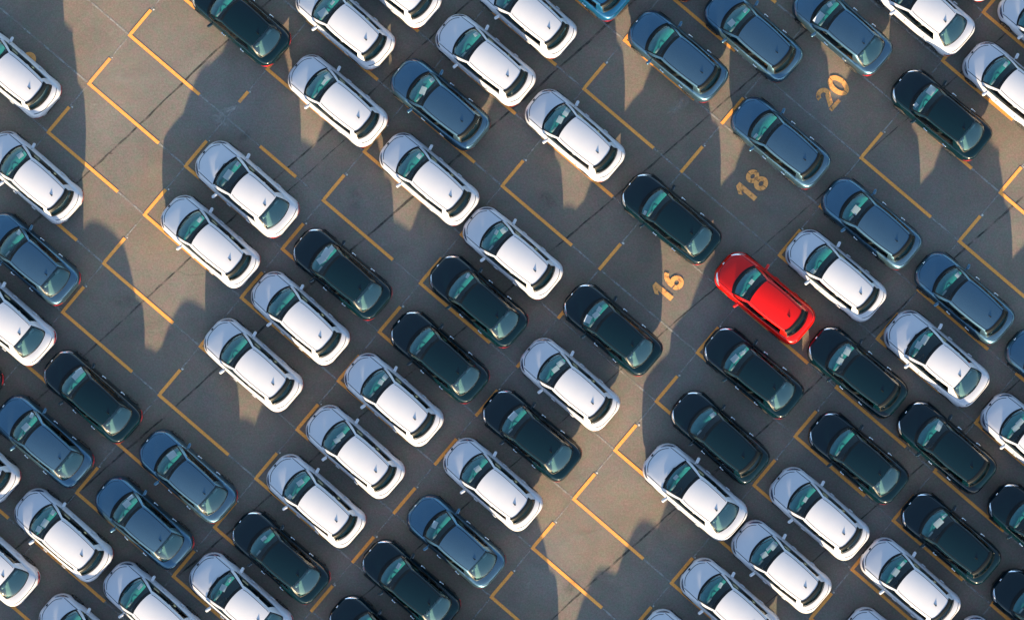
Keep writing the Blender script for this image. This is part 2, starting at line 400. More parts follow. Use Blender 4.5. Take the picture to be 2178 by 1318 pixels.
def halfw(s, x):
    if x > 1.35: return s.W0 * max(0.0, 1 - ((x - 1.35) / (s.xf + .035 - 1.35)) ** 2.5) ** (1 / 2.5)
    if x < -1.35: return s.W0 * max(0.0, 1 - ((-x - 1.35) / (-s.xr + .022 - 1.35)) ** 4.0) ** (1 / 3.1)
    return s.W0
def ztop(s, x): return interp(s.zt_f, x) if x > -.2 else interp(s.zt_r, x)
def zbot(s, x):
    return .20 + (.10 * max(0, (x - 1.9) / .25) ** 2 if x > 1.9 else 0) + (.10 * max(0, (-x - 1.9) / .22) ** 2 if x < -1.9 else 0)
def crease(s, x): # mild fender crest on the bonnet, off at the ends
    return .008 * math.exp(-((x - 1.5) / .4) ** 2)
def sect(s, x, solid=True):
    W, zt, zb = halfw(s, x), ztop(s, x), zbot(s, x); o = []
    for k in range(17):
        z = zb + (zt - zb) * GFR[k]; y = YFR[k] * W
        if 3 <= k <= 7: z += crease(s, x) * (0.6, 1, .7, .3, .1)[k - 3]
        if 9 <= k <= 12: y -= 0.0
        if not solid:
            if k <= 3: y = (0, .25, .48, .62)[k] * s.W0 ; z = .40
            elif k == 4: y = .655 * s.W0; z = .42
            elif k == 5: y = .745 * s.W0; z = zb + (zt - zb) * GFR[5]
        o.append((y, z))
    return o
def surf(s, x, y, lift=0.0):
    ss = sect(s, x); y0 = abs(y)
    for k in range(16):
        if ss[k][0] <= y0 <= ss[k + 1][0] and ss[k + 1][0] > ss[k][0]:
            t = (y0 - ss[k][0]) / (ss[k + 1][0] - ss[k][0]); return Vector((x, y, ss[k][1] + t * (ss[k + 1][1] - ss[k][1]) + lift))
    return Vector((x, y, ss[9][1] + lift))
def zroof(s, x, y):
    if s.kind == 'hatch': return 1.455 - .030 * (x + .45) ** 2 - .055 * (y / .55) ** 2
    return 1.435 - .060 * (x + .35) ** 2 - .055 * (y / .55) ** 2

NS = 16  # samples per key span
def sample(keys):
    out = []; n = len(keys); kk = [Vector(k) for k in keys]
    mir0 = Vector((kk[1].x, -kk[1].y)); mir1 = Vector((kk[-2].x, -kk[-2].y)); e = [mir0] + kk + [mir1]
    for i in range(n - 1):
        a, b, c, d = e[i], e[i + 1], e[i + 2], e[i + 3]
        for q in range(4):
            t = q / 4
            out.append(.5 * ((2 * b) + (c - a) * t + (2 * a - 5 * b + 4 * c - d) * t * t + (3 * b - a - 3 * c + d) * t ** 3))
    out.append(kk[-1]); return out      # index = key*4 + q, 49 samples

def build_car(kind, paint_key, scale=1.0):
    s = spec(kind); kind = 'sedan' if 'sedan' in kind else kind; pm = M[paint_key]; mirror = paint_key
    root = bpy.data.objects.new('parked_car', None); col.objects.link(root)
    root.empty_display_size = .5
    # ---- body shell
    xs = [s.xf - d for d in (0, .012, .03, .055, .09, .13, .18, .24, .31, .39, .47, .55, .64, .73, .82, .91, 1.0, 1.1)]
    xs += [.985, .975, .8, .6, .4, .2, 0, -.2, -.4, -.6, -.8, -1.0, -1.15, s.cab[0] + .005, s.cab[0] - .005]
    t_ = [-1.42, -1.48, -1.55, -1.62, -1.69, -1.76, -1.82, -1.87, -1.92, -1.965, -2.0, -2.03, -2.06, -2.085, -2.105, -2.118, -2.125]
    xs += [x for x in t_ if x < s.cab[0] - .02]
    V, N = [], 33
    for x in xs:
        ss = sect(s, x, not (s.cab[0] < x < s.cab[1]))
        ring = [(-y, z) for (y, z) in reversed(ss[1:])] + ss   # right bottom ... centre ... left bottom
        for (y, z) in ring: V.append((x, y, z))
    body_f, hood_f, lid_f, tub_i = [], [], [], []
    bf_mat = []
    def kidx(c): # column quad -> outer k
        return max(abs(c - 16), abs(c + 1 - 16))
    hood_r = []
    for r in range(len(xs) - 1):
        xa = (xs[r] + xs[r + 1]) / 2
        cabin = s.cab[0] < xa < s.cab[1] + .012
        for c in range(N - 1):
            f = (r * N + c, r * N + c + 1, (r + 1) * N + c + 1, (r + 1) * N + c); k = kidx(c)
            if cabin or (s.cab[0] - .006 < xa < s.cab[0] + .02):
                if k <= 5: body_f.append(f); bf_mat.append(1); continue
            if k <= 5 and 1.05 < xa < 2.02 - .03 * k: hood_f.append(f); continue
            if kind == 'sedan' and k <= 5 and -2.06 < xa < -1.78: lid_f.append(f); continue
            if k >= 14 or (k >= 13): body_f.append(f); bf_mat.append(2); continue
            body_f.append(f); bf_mat.append(0)
    for r in (0, len(xs) - 1):   # bumper end caps
        cap = tuple(r * N + c for c in range(N)); body_f.append(cap if r else tuple(reversed(cap))); bf_mat.append(0)
    def sub(name, fs, mats, fm=None, lift=0, parent=root, only=None):
        used = sorted({i for f in fs for i in f}); mp = {u: q for q, u in enumerate(used)}
        return mesh_obj(name, [V[u] for u in used], [tuple(reversed([mp[i] for i in f])) for f in fs], mats, parent, fm)
    body = sub('body', body_f, [pm, M['interior'], M['trim']], bf_mat)
    hood = sub('hood', hood_f, [pm])
    if lid_f: sub('trunk_lid', lid_f, [pm])
    # lifted patch of the shell, used for lamps
    def ribbon(paths, w, lift, name, mat, parent=root):
        vv, ff = [], []
        for path in paths:
            p = [surf(s, x, y, lift) for x, y in path]; k0 = len(vv)
            for i, q in enumerate(p):
                d = (p[min(i + 1, len(p) - 1)] - p[max(i - 1, 0)]); d.z = 0; d.normalize(); n = Vector((-d.y, d.x, 0)) * w / 2
                for sg in (-1, 1):
                    e = q + n * sg; e.z = surf(s, e.x, e.y).z + lift; vv.append(e)
                if i: k = k0 + 2 * i; ff.append((k - 2, k, k + 1, k - 1))
        return mesh_obj(name, vv, ff, [mat], parent)
    def lamp_patch(outer, inner, lift, name, mat, sgn):
        vv, ff = [], []
        for i, (o_, n_) in enumerate(zip(outer, inner)):
            for t in (0, .33, .66, 1):
                x = o_[0] + (n_[0] - o_[0]) * t; y = (o_[1] + (n_[1] - o_[1]) * t) * sgn
                vv.append(surf(s, x, y, lift))
            if i:
                k = 4 * i
                for q in range(3): ff.append((k - 4 + q, k + q, k + q + 1, k - 4 + q + 1))
        return mesh_obj(name, vv, ff, [mat], root)
    # ---- seams
    fr = []
    for q in range(25):
        a = -1 + 2 * q / 24; y = .60 * a; x = 2.045 - .24 * abs(a) ** 3.0
        fr.append((x, y))
    side = [[(x, sg * (.70 - .03 * (x - 1.05))) for x in (1.05, 1.2, 1.35, 1.5, 1.65, 1.78)] for sg in (-1, 1)]
    seams = [fr] + side
    if kind == 'sedan':
        seams.append([(-2.0 + .10 * abs(-1 + 2 * q / 20) ** 3, .62 * (-1 + 2 * q / 20)) for q in range(21)] if False else [(-2.065 + .12 * abs(-1 + 2 * q / 20) ** 3, .66 * (-1 + 2 * q / 20)) for q in range(21)])
    else:
        seams.append([(-2.05 + .20 * abs(-1 + 2 * q / 24) ** 3.2, .68 * (-1 + 2 * q / 24)) for q in range(25)])
    for sm in seams: ribbon([sm], .022 if paint_key in ('white',) else .012, .004, 'panel_seam', M['trim'])
    # ---- headlights (slim crescents at the bonnet corners)
    lens = M['lens_dark'] if paint_key in ('white', 'grey', 'blue') else M['lens']  # darker lens tone on white, grey and blue cars
    for sg in (-1, 1):
        outer = [(2.065, .44), (2.02, .55), (1.955, .64), (1.87, .72), (1.77, .775), (1.66, .80)]
        inner = [(2.055, .43), (1.985, .51), (1.91, .585), (1.83, .655), (1.75, .725), (1.65, .785)]
        lamp_patch(outer, inner, .006, 'headlight', lens, sg)
    # ---- tail lights: side panel patches near the rear corners
    for sg in (-1, 1):
        vv, ff = [], []
        for i, x in enumerate((-1.80, -1.88, -1.95, -2.00, -2.04, -2.07, -2.095, -2.112)):
            ss = sect(s, x)
            ks = (9, 10, 11) if kind == 'hatch' else (8, 9, 10)
            if i < 2: ks = tuple(ks[1:]) + (ks[-1],)
            for k in ks: vv.append((x - .006, sg * (ss[k][0] + .006), ss[k][1] + .003))
            n = len(ks)
            if i:
                for q in range(n - 1):
                    a = (i - 1) * n + q; ff.append((a, a + n, a + n + 1, a + 1))
        mesh_obj('taillight', vv, ff, [M['tail']], root)
    # ---- greenhouse
    B, T = sample(s.base), sample(s.roof); n_s = len(B)
    Bz = [surf(s, p.x, p.y).z + .002 for p in B]
    vlv = [0, .05, .11, .2, .35, .5, .65, .8, .88, .94, 1.0]; NV = len(vlv)
    def wall(i, v, sg):
        b = Vector((B[i].x, B[i].y, Bz[i])); t = Vector((T[i].x, T[i].y, zroof(s, T[i].x, T[i].y)))
        p = b.lerp(t, v); j0, j1 = max(0, i - 1), min(n_s - 1, i + 1)
        tg = (B[j1] - B[j0]).normalized(); nn = Vector((-tg.y, tg.x, 0)) * (1 if True else -1)
        if nn.y * p.y + nn.x * (p.x + .3) < 0: nn = -nn
        bl = .045 if not (12 < i < 36) else .035
        p = p + nn * bl * 4 * v * (1 - v) * .9; p.z += .012 * 4 * v * (1 - v)
        p.y = max(p.y, 0) if i not in (0, n_s - 1) else 0
        return Vector((p.x, p.y * sg, p.z))
    iA0, iA1 = 12, 15                       # A pillar
    iB0, iB1 = 25, 26                       # B pillar
    iC0 = 33; iR0 = 39
    def panel(name, i0, i1, sgs, mats, frit_lo, frit_hi, frame, full=False, parent=root):
        vv, ff, fm = [], [], []
        for sg in sgs:
            k0 = len(vv)
            for i in range(i0, i1 + 1):
                for v in range(NV): vv.append(wall(i, vlv[v], sg))
            for i in range(i0, i1):
                for v in range(NV - 1):
                    a = k0 + (i - i0) * NV + v; f = (a, a + NV, a + NV + 1, a + 1)
                    ff.append(f if sg > 0 else tuple(reversed(f)))
                    va = (vlv[v] + vlv[v + 1]) / 2
                    edge = frame and ((i == i0 and i0 != 0) or (i == i1 - 1 and i1 != n_s - 1))
                    fm.append(1 if (va < frit_lo or va > frit_hi or edge) else 0)
        bm_ = mesh_obj(name, vv, ff, mats, parent, fm)
        return bm_
    def weld(o):
        bm = bmesh.new(); bm.from_mesh(o.data); bmesh.ops.remove_doubles(bm, verts=bm.verts, dist=.0006); bmesh.ops.recalc_face_normals(bm, faces=bm.faces); bm.to_mesh(o.data); bm.free()
        o.data.polygons.foreach_set('use_smooth', [True] * len(o.data.polygons))
    ws = panel('windshield', 0, iA0, (1, -1), [M['glass'], M['trim']], (.05 if paint_key == 'white' else .11), .90, True); weld(ws)
    if kind == 'hatch': rw = panel('rear_window', iR0, n_s - 1, (1, -1), [M['glass_rear'], M['trim']], .16, .60, True)
    else: rw = panel('rear_window', iR0, n_s - 1, (1, -1), [M['glass_rear'], M['trim']], .06, .97, True)
    weld(rw)
    for sg in (1, -1):
        for (a, b) in ((iA1, iB0), (iB1, iC0)):
            # glass up to the cant rail only
            vv, ff, fm = [], [], []
            top = 9
            for i in range(a, b + 1):
                for v in range(top): vv.append(wall(i, vlv[v] * (.86 / .88), sg))
            for i in range(a, b):
                for v in range(top - 1):
                    q = (i - a) * top + v; f = (q, q + top, q + top + 1, q + 1); ff.append(f if sg > 0 else tuple(reversed(f)))
                    fm.append(1 if v in (0,) else 0)
            mesh_obj('side_window', vv, ff, [M['glass_side'], M['chrome'] if paint_key in ('black', 'grey', 'blue') else M['trim']], root, fm)
    # roof panel with pillars and cant rails
    vv, ff, fm = [], [], []
    NC = 13; cs = [-1, -.91, -.875, -.75, -.5, -.25, 0, .25, .5, .75, .875, .91, 1]
    for i in range(n_s):
        for c in cs:
            x, y = T[i].x, T[i].y * c; vv.append((x, y, zroof(s, x, y) - (.006 if False else 0)))
    for i in range(n_s - 1):
        for c in range(NC - 1):
            a = i * NC + c; ff.append((a, a + 1, a + NC + 1, a + NC))
            fm.append(1 if (c in (1, 10) and 14 <= i < 38) else 0)
    for sg in (1, -1):
        segs = [(iA0, iA1, 0), (iB0, iB1, 0), (iC0, iR0, 0), (iA1, iB0, 8), (iB1, iC0, 8), (0, iA0, 10), (iR0, n_s - 1, 10)]
        for (a, b, v0) in segs:
            if v0 >= NV - 1: continue
            k0 = len(vv); m_ = NV - v0
            for i in range(a, b + 1):
                for v in range(v0, NV): vv.append(wall(i, .86 if (v0 == 8 and v == 8) else vlv[v], sg))
            for i in range(a, b):
                for v in range(m_ - 1):
                    q = k0 + (i - a) * m_ + v; f = (q, q + m_, q + m_ + 1, q + 1); ff.append(f if sg > 0 else tuple(reversed(f)))
                    fm.append(1 if (a == iB0 and v < 7) else 0)
    rf = mesh_obj('roof', vv, ff, [pm, M['trim']], root, fm); weld(rf)
    # black roof spoiler of the hatchback
    if kind == 'hatch':
        vv, ff = [], []; m_ = 21
        for layer, (dx, dz) in enumerate(((.012, .012), (-.055, .008), (-.125, -.012), (-.120, -.035), (.0, -.03))):
            for q in range(m_):
                a = -1 + 2 * q / (m_ - 1); y = .545 * a; x = -1.49 + .115 * abs(a) ** 3.2
                x2 = x + dx; vv.append((x2, y * (1.0 if layer < 1 else 1.04), zroof(s, x, y) + dz))
            if layer:
                for q in range(m_ - 1):
                    k = layer * m_ + q; ff.append((k - m_, k - m_ + 1, k + 1, k))
        mesh_obj('roof_spoiler', vv, ff, [M['trim']], root)
    # antenna fin
    xa = -1.14 if kind == 'hatch' else -.98
    bm = bmesh.new(); zz = zroof(s, xa, 0)
    fv = [bm.verts.new(p) for p in ((xa + .10, 0, zz + .0), (xa - .06, .03, zz - .002), (xa - .06, -.03, zz - .002), (xa - .055, 0, zz + .065), (xa + .0, 0, zz + .045))]
    for f in ((0, 1, 4), (1, 3, 4), (0, 4, 2), (4, 3, 2), (1, 2, 3), (0, 2, 1)): bm.faces.new([fv[q] for q in f])
    bm_obj('antenna_fin', bm, [M['trim']], root)
    # wipers and cowl
    bm = bmesh.new()
    for (x0, y0, x1, y1) in ((1.17, .40, 1.20, -.18), (1.215, -.12, 1.02, -.58)):
        a = surf(s, x0, y0, .03); b = surf(s, x1, y1, .035); d = b - a
        rbox(bm, (d.length, .022, .018), (a + b) / 2, 0, Matrix.Rotation(math.atan2(d.y, d.x), 3, 'Z'))
    bm_obj('wiper', bm, [M['trim']], root)
    cow = []
    for q in range(21):
        a = -1 + 2 * q / 20; cow.append((s.base[0][0] + .030 - (s.base[0][0] - s.base[3][0] + .02) * abs(a) ** 2.4, .67 * a))
    ribbon([cow], .07 if paint_key == 'white' else .11, .005, 'cowl', M['trim'])
    # mirrors
    for sg in (-1, 1):
        bm = bmesh.new()
        rbox(bm, (.12, .24, .13), (0, .10 * sg, .02), .05, Matrix.Rotation(R(-14) * sg, 3, 'Z'), 3)
        rbox(bm, (.05, .10, .03), (.0, -.03 * sg, -.03), .01)
        mo = bm_obj('side_mirror', bm, [pm], root, True); mo.location = (.70, .87 * sg, .99)
        bm = bmesh.new(); rbox(bm, (.006, .14, .085), (-.055, .095 * sg, .02), .002, Matrix.Rotation(R(-14) * sg, 3, 'Z'))
        bm_obj('mirror_glass', bm, [M['chrome']], mo)
    # door handles
    for sg in (-1, 1):
        for x in (.10, -.86):
            bm = bmesh.new(); rbox(bm, (.19, .035, .035), (0, 0, 0), .014, None, 2)
            rbox(bm, (.05, .05, .03), (.07, -.015 * sg, 0), .01)
            h = bm_obj('door_handle', bm, [M['chrome'] if paint_key in ('black', 'grey', 'blue') else pm], root, True); h.location = (x, .893 * sg, .80)
    # badge on the nose: plain oval
    bm = bmesh.new(); cyl(bm, .055, .05, .02, (0, 0, 0), None, 16)
    bd = bm_obj('nose_badge', bm, [M['chrome'] if paint_key != 'white' else M['trim']], root, True); p = surf(s, 2.10, 0, .006); bd.location = p; bd.rotation_euler = (0, R(42), 0); bd.scale = (.7, 1.0, 1)
    # grille
    bm = bmesh.new(); rbox(bm, (.03, .62, .10), (s.xf + .0, 0, .50), .012); rbox(bm, (.03, .70, .12), (s.xf - .004, 0, .34), .012)
    bm_obj('grille', bm, [M['trim']], root)
    # number-plate recess stays empty on these unregistered cars; rear bumper insert
    bm = bmesh.new(); rbox(bm, (.03, .72, .14), (s.xr + .004, 0, .36), .012); bm_obj('bumper_insert', bm, [M['trim']], root)
    # wheels
    rx = Matrix.Rotation(R(90), 3, 'X')
    for x in (1.34, -1.27):
        for sg in (-1, 1):
            bm = bmesh.new()
            cyl(bm, .318, .318, .20, (0, 0, 0), rx, 36)
            es = [e for e in bm.edges if len(e.link_faces) == 2 and abs(e.link_faces[0].normal.dot(e.link_faces[1].normal)) < .3]
            bmesh.ops.bevel(bm, geom=es, offset=.03, segments=3, affect='EDGES', profile=.6)
            w = bm_obj('wheel', bm, [M['rubber']], root, True); w.location = (x, .803 * sg, .318)
            bm = bmesh.new(); yy = .103 * sg
            g_ = bmesh.ops.create_circle(bm, segments=32, radius=.225, cap_ends=False)
            for v in bm.verts: v.co = Vector((v.co.x, yy, v.co.y))
            inner = bmesh.ops.create_circle(bm, segments=32, radius=.195, cap_ends=False)['verts']
            for v in inner: v.co = Vector((v.co.x, yy, v.co.y))
            bmesh.ops.bridge_loops(bm, edges=bm.edges[:])
            for q in range(5):
                rbox(bm, (.045, .02, .20), (0, 0, .10), .006)
                vsq = bm.verts[-24:] if False else None
            bm.free(); bm = bmesh.new()
            n_ = 32
            o1 = [bm.verts.new((.228 * math.cos(2*math.pi*q/n_), yy, .228 * math.sin(2*math.pi*q/n_))) for q in range(n_)]
            o2 = [bm.verts.new((.190 * math.cos(2*math.pi*q/n_), yy + .004 * sg, .190 * math.sin(2*math.pi*q/n_))) for q in range(n_)]
            for q in range(n_): bm.faces.new((o1[q], o1[(q+1) % n_], o2[(q+1) % n_], o2[q]))
            for q in range(5):
                a = 2 * math.pi * q / 5; ca, sa = math.cos(a), math.sin(a)
                def pt(r_, t_2): return (r_ * ca - t_2 * sa, yy + .006 * sg, r_ * sa + t_2 * ca)
                bm.faces.new([bm.verts.new(pt(*w_)) for w_ in ((.0, -.035), (.195, -.022), (.195, .022), (.0, .035))])
            hb = [bm.verts.new((.055 * math.cos(2*math.pi*q/12), yy + .009 * sg, .055 * math.sin(2*math.pi*q/12))) for q in range(12)]; bm.faces.new(hb)
            bm_obj('rim', bm, [M['alloy']], w)
            # wheel arch lip
            vv, ff = [], []
            for q in range(17):
                a = R(-6 + 192 * q / 16)
                for rr, off in ((.33, .001), (.365, .004)): 
                    zz_ = .318 + rr * math.sin(a); xx = x + rr * math.cos(a); vv.append((xx, sg * (.897 + off), zz_))
                if q: k = 2 * q; ff.append((k - 2, k, k + 1, k - 1))
            mesh_obj('wheel_arch', vv, ff, [M['trim']], root, smooth=False)
    # ---- cabin
    vv, ff = [], []; m_ = 25
    for q in range(m_):
        a = -1 + 2 * q / (m_ - 1); y = .635 * a
        xo = s.base[0][0] - .02 - .235 * abs(a) ** 2.5
        prof = [(xo, surf(s, xo, y).z + .010), (xo - .12, .985), ((.84 + .10 * (1 - a * a)), .975), (.76 + .05 * (1 - a * a), .93), (.70 + .03 * (1 - a * a), .86), (.72, .62)]
        for (x, z) in prof: vv.append((x, y, z + (.022 * math.exp(-((y - .38) / .17) ** 2) if x < 1.0 else 0)))
        if q:
            for k in range(5): b = q * 6 + k; ff.append((b - 6, b - 5, b + 1, b))
    mesh_obj('dashboard', vv, ff, [M['dash']], root)
    # steering wheel
    bm = bmesh.new(); nR, nr = 24, 8; ringv = []
    for a in range(nR):
        t = 2 * math.pi * a / nR; rw_ = []
        for b in range(nr):
            u = 2 * math.pi * b / nr; rr = .175 + .015 * math.cos(u); rw_.append(bm.verts.new((rr * math.cos(t), rr * math.sin(t), .015 * math.sin(u))))
        ringv.append(rw_)
    for a in range(nR):
        for b in range(nr): bm.faces.new((ringv[a][b], ringv[(a+1) % nR][b], ringv[(a+1) % nR][(b+1) % nr], ringv[a][(b+1) % nr]))
    rbox(bm, (.10, .12, .04), (0, 0, -.02), .015); rbox(bm, (.03, .32, .015), (0, 0, -.012), .004)
    sw = bm_obj('steering_wheel', bm, [M['trim']], root, True); sw.location = (.50, .40, .90); sw.rotation_euler = (0, R(-62), 0)
    bm = bmesh.new()   # instrument hood with its glossy face
    rbox(bm, (.12, .30, .05), (0, 0, 0), .02); ih = bm_obj('instrument_cluster', bm, [M['headrest']], root, True); ih.location = (.74, .40, .93)
    ih.scale = (.6, .8, 1)
    # seats
    def seat(y, x, wdt=.50):
        bm = bmesh.new()
        rbox(bm, (.52, wdt, .16), (x, y, .50), .05, None, 3)
        rbox(bm, (.13, wdt * .96, .60), (x - .30, y, .80), .05, Matrix.Rotation(R(-12), 3, 'Y'), 3)
        return bm
    def headrest(parent, x, y, z):
        bm = bmesh.new(); rbox(bm, (.10, .26, .17), (x, y, z), .045, None, 3); bm_obj('headrest', bm, [M['headrest']], parent, True)
    for y in (.38, -.38):
        st = bm_obj('front_seat', seat(y, .02), [M['seat']], root, True); headrest(st, -.34, y, 1.17)
    rs = bm_obj('rear_seat', seat(0, -.88 if kind == 'hatch' else -.80, 1.22), [M['seat']], root, True)
    xr_ = -1.20 if kind == 'hatch' else -1.22
    for y in (.34, -.34): headrest(rs, xr_, y, 1.08)
    # parcel shelf
    vv, ff = [], []
    for q in range(17):
        a = -1 + 2 * q / 16; y = .60 * a; xe = s.base[-1][0] + .05 + .17 * abs(a) ** 3
        vv += [(s.cab[0] + .12, y, .985), (xe, y, surf(s, xe, y).z + .012)]
        if q: k = 2 * q; ff.append((k - 2, k, k + 1, k - 1))
    mesh_obj('parcel_shelf', vv, ff, [M['shelf']], root)
    root.scale = (scale, scale, scale)
    return root

# ------------------------------------------------------------------ the cars
# kind, paint, (x0, x1, y0, y1) outline in the survey picture or (cx, cy), label
CARS = [
 ('H','white',(22.5,151),'white hatchback cut by left edge just under the top left corner'),
 ('H','white',(69,376),'white hatchback second from top along the left edge'),
 ('S','black',(511.5,41),'black sedan at top edge, leftmost of the cars there'),
 ('H','white',(733,48),'white hatchback cut by top edge, right beside the leftmost black sedan'),
 ('H','white',(832,-41),'white hatchback with only its tail in view, left of top centre'),
 ('H','white',(609.5,824.5,113.5,312),'white hatchback left of the lone grey hatchback, alone above empty bays'),
 ('H','white',(924,1139.5,28,224),'white hatchback directly upper right of the lone grey hatchback among white ones'),
 ('H','grey',(831,1039,126,315.5),'grey hatchback alone among white hatchbacks near top centre'),
 ('H','white',(805.5,1018,280.5,478),'white hatchback directly below the lone grey hatchback among white ones'),
 ('H','white',(1120,24),'white hatchback cut by top edge, nearest left of the bright blue tail'),
 ('H','blue',(1238,-56),'bright blue hatchback with only its tail at the top edge'),
 ('S','black',(1404,-97),'black sedan with only its red tail tip at the top edge'),
 ('H','grey',(1336,1547.5,22,214),'blue grey hatchback whose front corner stands in the sun, nearest the blue tail'),
 ('H','grey',(1499,1704,-24,172),'grey hatchback at top edge with two white papers, left of the grey sedan'),
 ('H','white',(1115,1329,187,385.6),'white hatchback with empty bays on both sides, above the middle black sedan'),
 ('H','grey',(1553.5,1765.6,205,399),'grey hatchback between the painted 18 and 20'),
 ('S','black',(1318.7,1535,365.6,562),'black sedan between the painted 16 and 18'),
 ('S','grey',(1791,61),'grey sedan above the painted 20'),
 ('SL','white',(1961,14),'white sedan cut by top edge, right of the grey sedan'),
 ('H','white',(2229,66),'white hatchback with only its nose in the top right corner'),
 ('H','white',(2154,186),'white hatchback cut by right edge, upper right of the black sedan there'),
 ('S','black',(1892,2112,143.6,342),'black sedan right of the painted 20'),
 ('H','grey',(1743,1963.6,377,570),'grey hatchback directly upper right of the white hatchback beside the red car'),
 ('S','grey',(64,549),'grey sedan cut by left edge, highest of the grey sedans on the left'),
 ('SL','white',(6.5,673),'white sedan cut by left edge, directly below a grey sedan'),
 ('S','black',(91,300,742,941),'black sedan between two grey sedans near the left edge'),
 ('H','white',(339,552.6,412,613),'white hatchback standing in the sunlit strip, beside the nearby white sedan'),
 ('SL','white',(414,634.5,298,504.4),'white sedan with white roof and deck between empty bays, upper left'),
 ('H','white',(431,643.5,673.7,875.7),'white hatchback right of empty bays, lower left of another white hatchback and black sedan'),
 ('S','black',(-100,765),'black car barely showing at the middle of the left edge'),
 ('H','white',(531.5,743,573.5,777),'white hatchback lower left of the black sedan with many dashboard papers'),
 ('S','black',(619.5,834,482,680),'black sedan with a row of large papers behind its windscreen'),
 ('S','black',(910.6,1123,538.5,739),'black sedan lower left of a white hatchback at picture centre, one small paper'),
 ('H','white',(982.4,1197,438,635),'white hatchback at picture centre, above a black sedan'),
 ('S','black',(828,1040,657.7,857),'black sedan with no papers behind its windscreen, near picture centre'),
 ('H','white',(728.7,944,747,950),'white hatchback lower left of the black sedan without papers'),
 ('H','white',(647.5,861,857.4,1061),'white hatchback with crumpled papers, third in the white side by side group'),
 ('S','black',(1195,1410,598.6,800),'black sedan with three papers in a row, left of the painted 16'),
 ('H','white',(1103.4,1319.7,715.5,916.4),'white hatchback parked over a mostly hidden orange number, above the sunlit bays'),
 ('S','black',(1493.4,1710,692.8,889),'black sedan directly below the red hatchback'),
 ('H','red',(1519,1733,535,730),'bright red hatchback, the only red car in the lot'),
 ('H','black',(1425.6,1636,827,1030),'black hatchback above the white sedan at the sunlit bays'),
 ('S','black',(1022.5,1237.6,825.6,1023),'black sedan left of the sunlit empty bays, below a white hatchback'),
 ('H','white',(1668,1887,485,684.4),'white hatchback directly right of the red hatchback'),
 ('H','grey',(1947,2155,535,729),'grey hatchback above the white sedan on the right side'),
 ('SL','white',(1880,2103,657.7,865),'white sedan on the right side with two overlapping square papers'),
 ('H','black',(1718,1929,694.4,886),'black hatchback lower right of the red hatchback, left of a white sedan'),
 ('H','grey',(2244,795),'blue grey hatchback with only its nose at the middle of the right edge'),
 ('H','white',(2192,934),'white hatchback cut by right edge, right of a black hatchback'),
 ('H','black',(1908.5,2117,852,1047.6),'black hatchback left of the white one at the right edge'),
 ('S','black',(1716.5,1933.5,872,1071.7),'black sedan directly above the white hatchback in the lower right'),
 ('H','white',(1633.7,1850.7,989,1192.5),'white hatchback below the black sedan in the lower right, one small paper'),
 ('H','black',(1913.5,2130.5,1042.6,1243.6),'black hatchback above the white hatchback at the bottom right'),
 ('S','black',(2206,1124),'black car cut by right edge, upper of the two there'),
 ('S','black',(2214,1306),'black car cut by right edge near the bottom right corner'),
 ('H','white',(1936,1241),'white hatchback at the bottom right below a black hatchback'),
 ('H','white',(1552.5,1770,1101.7,1305),'white hatchback whose nose meets the tail of the lower white sedan'),
 ('SL','white',(1366,1589,940.4,1149),'white sedan on the right border of the sunlit empty bays'),
 ('H','white',(1552,1284),'white hatchback cut by bottom edge, right of the empty bays'),
 ('H','white',(1896,1389),'white car with only its nose at the bottom edge, left of bottom right'),
 ('H','white',(2129,1407),'white car whose nose tip barely shows at the bottom edge, rightmost'),
 ('S','grey',(93,937),'grey sedan cut by left edge, below the left black sedan'),
 ('S','grey',(294,503,911.4,1110.7),'grey sedan with a large folded paper, rightmost of three in lower left'),
 ('S','grey',(200,411,1010.5,1210),'grey sedan between a white hatchback and another grey sedan'),
 ('H','white',(27,239.7,1035,1238),'white hatchback lower left of a grey sedan, nearest the left edge'),
 ('SL','white',(-28,1184),'white sedan with only its tail in view, bottom left edge'),
 ('H','white',(-64,971),'white hatchback with only its tail corner showing at the lower left edge'),
 ('H','white',(323,1292),'white hatchback at bottom edge, left of a white sedan'),
 ('H','white',(186,1360),'white car showing only its nose at the bottom left'),
 ('SL','white',(511,1277),'white sedan at bottom edge, left of a black sedan'),
 ('S','black',(490,702,1082,1284.7),'black sedan between a white sedan and a white hatchback near the bottom left'),
 ('H','white',(564,777.7,962.5,1165),'white hatchback lowest of the four side by side left of bottom centre'),
 ('H','white',(939.6,1155,927.4,1130),'white hatchback directly upper right of the grey sedan at bottom centre'),
 ('S','grey',(862,1076,1047.6,1251),'grey sedan at bottom centre beside the half hidden painted 0'),
 ('S','black',(873,1244),'black sedan at bottom edge hiding most of a painted 0'),
 ('S','black',(803,1363),'black car showing only its nose at bottom edge, left of bottom centre'),
 ('H','white',(2030,-98),'white car whose tail tip barely shows at the top edge, far right'),
]
OFF = [('H','white',(1376,1490)),('H','white',(1464,1387+6)),('H','white',(1288,1593)),('S','grey',(1080,1424)),('H','white',(992,1520)),('S','black',(700,1480)),
       ('H','white',(620,1560)),('H','white',(560,1500)),('H','white',(420,1440)),('H','white',(60,1440)),('S','black',(960,1390+40)),('H','white',(1760,1460)),('H','white',(2020,1520))]
GROUPS = {('H','white'):'white hatchbacks parked in the bays', ('SL','white'):'white sedans parked in the bays', ('S','black'):'black sedans parked in the bays',
          ('S','grey'):'slate blue sedans parked in the bays', ('H','grey'):'slate blue hatchbacks parked in the bays', ('H','black'):'black hatchbacks parked in the bays'}
protos = {}
def copy_tree(o, parent=None):
    c = o.copy(); col.objects.link(c); c.parent = parent
    for ch in o.children: copy_tree(ch, c)
    return c
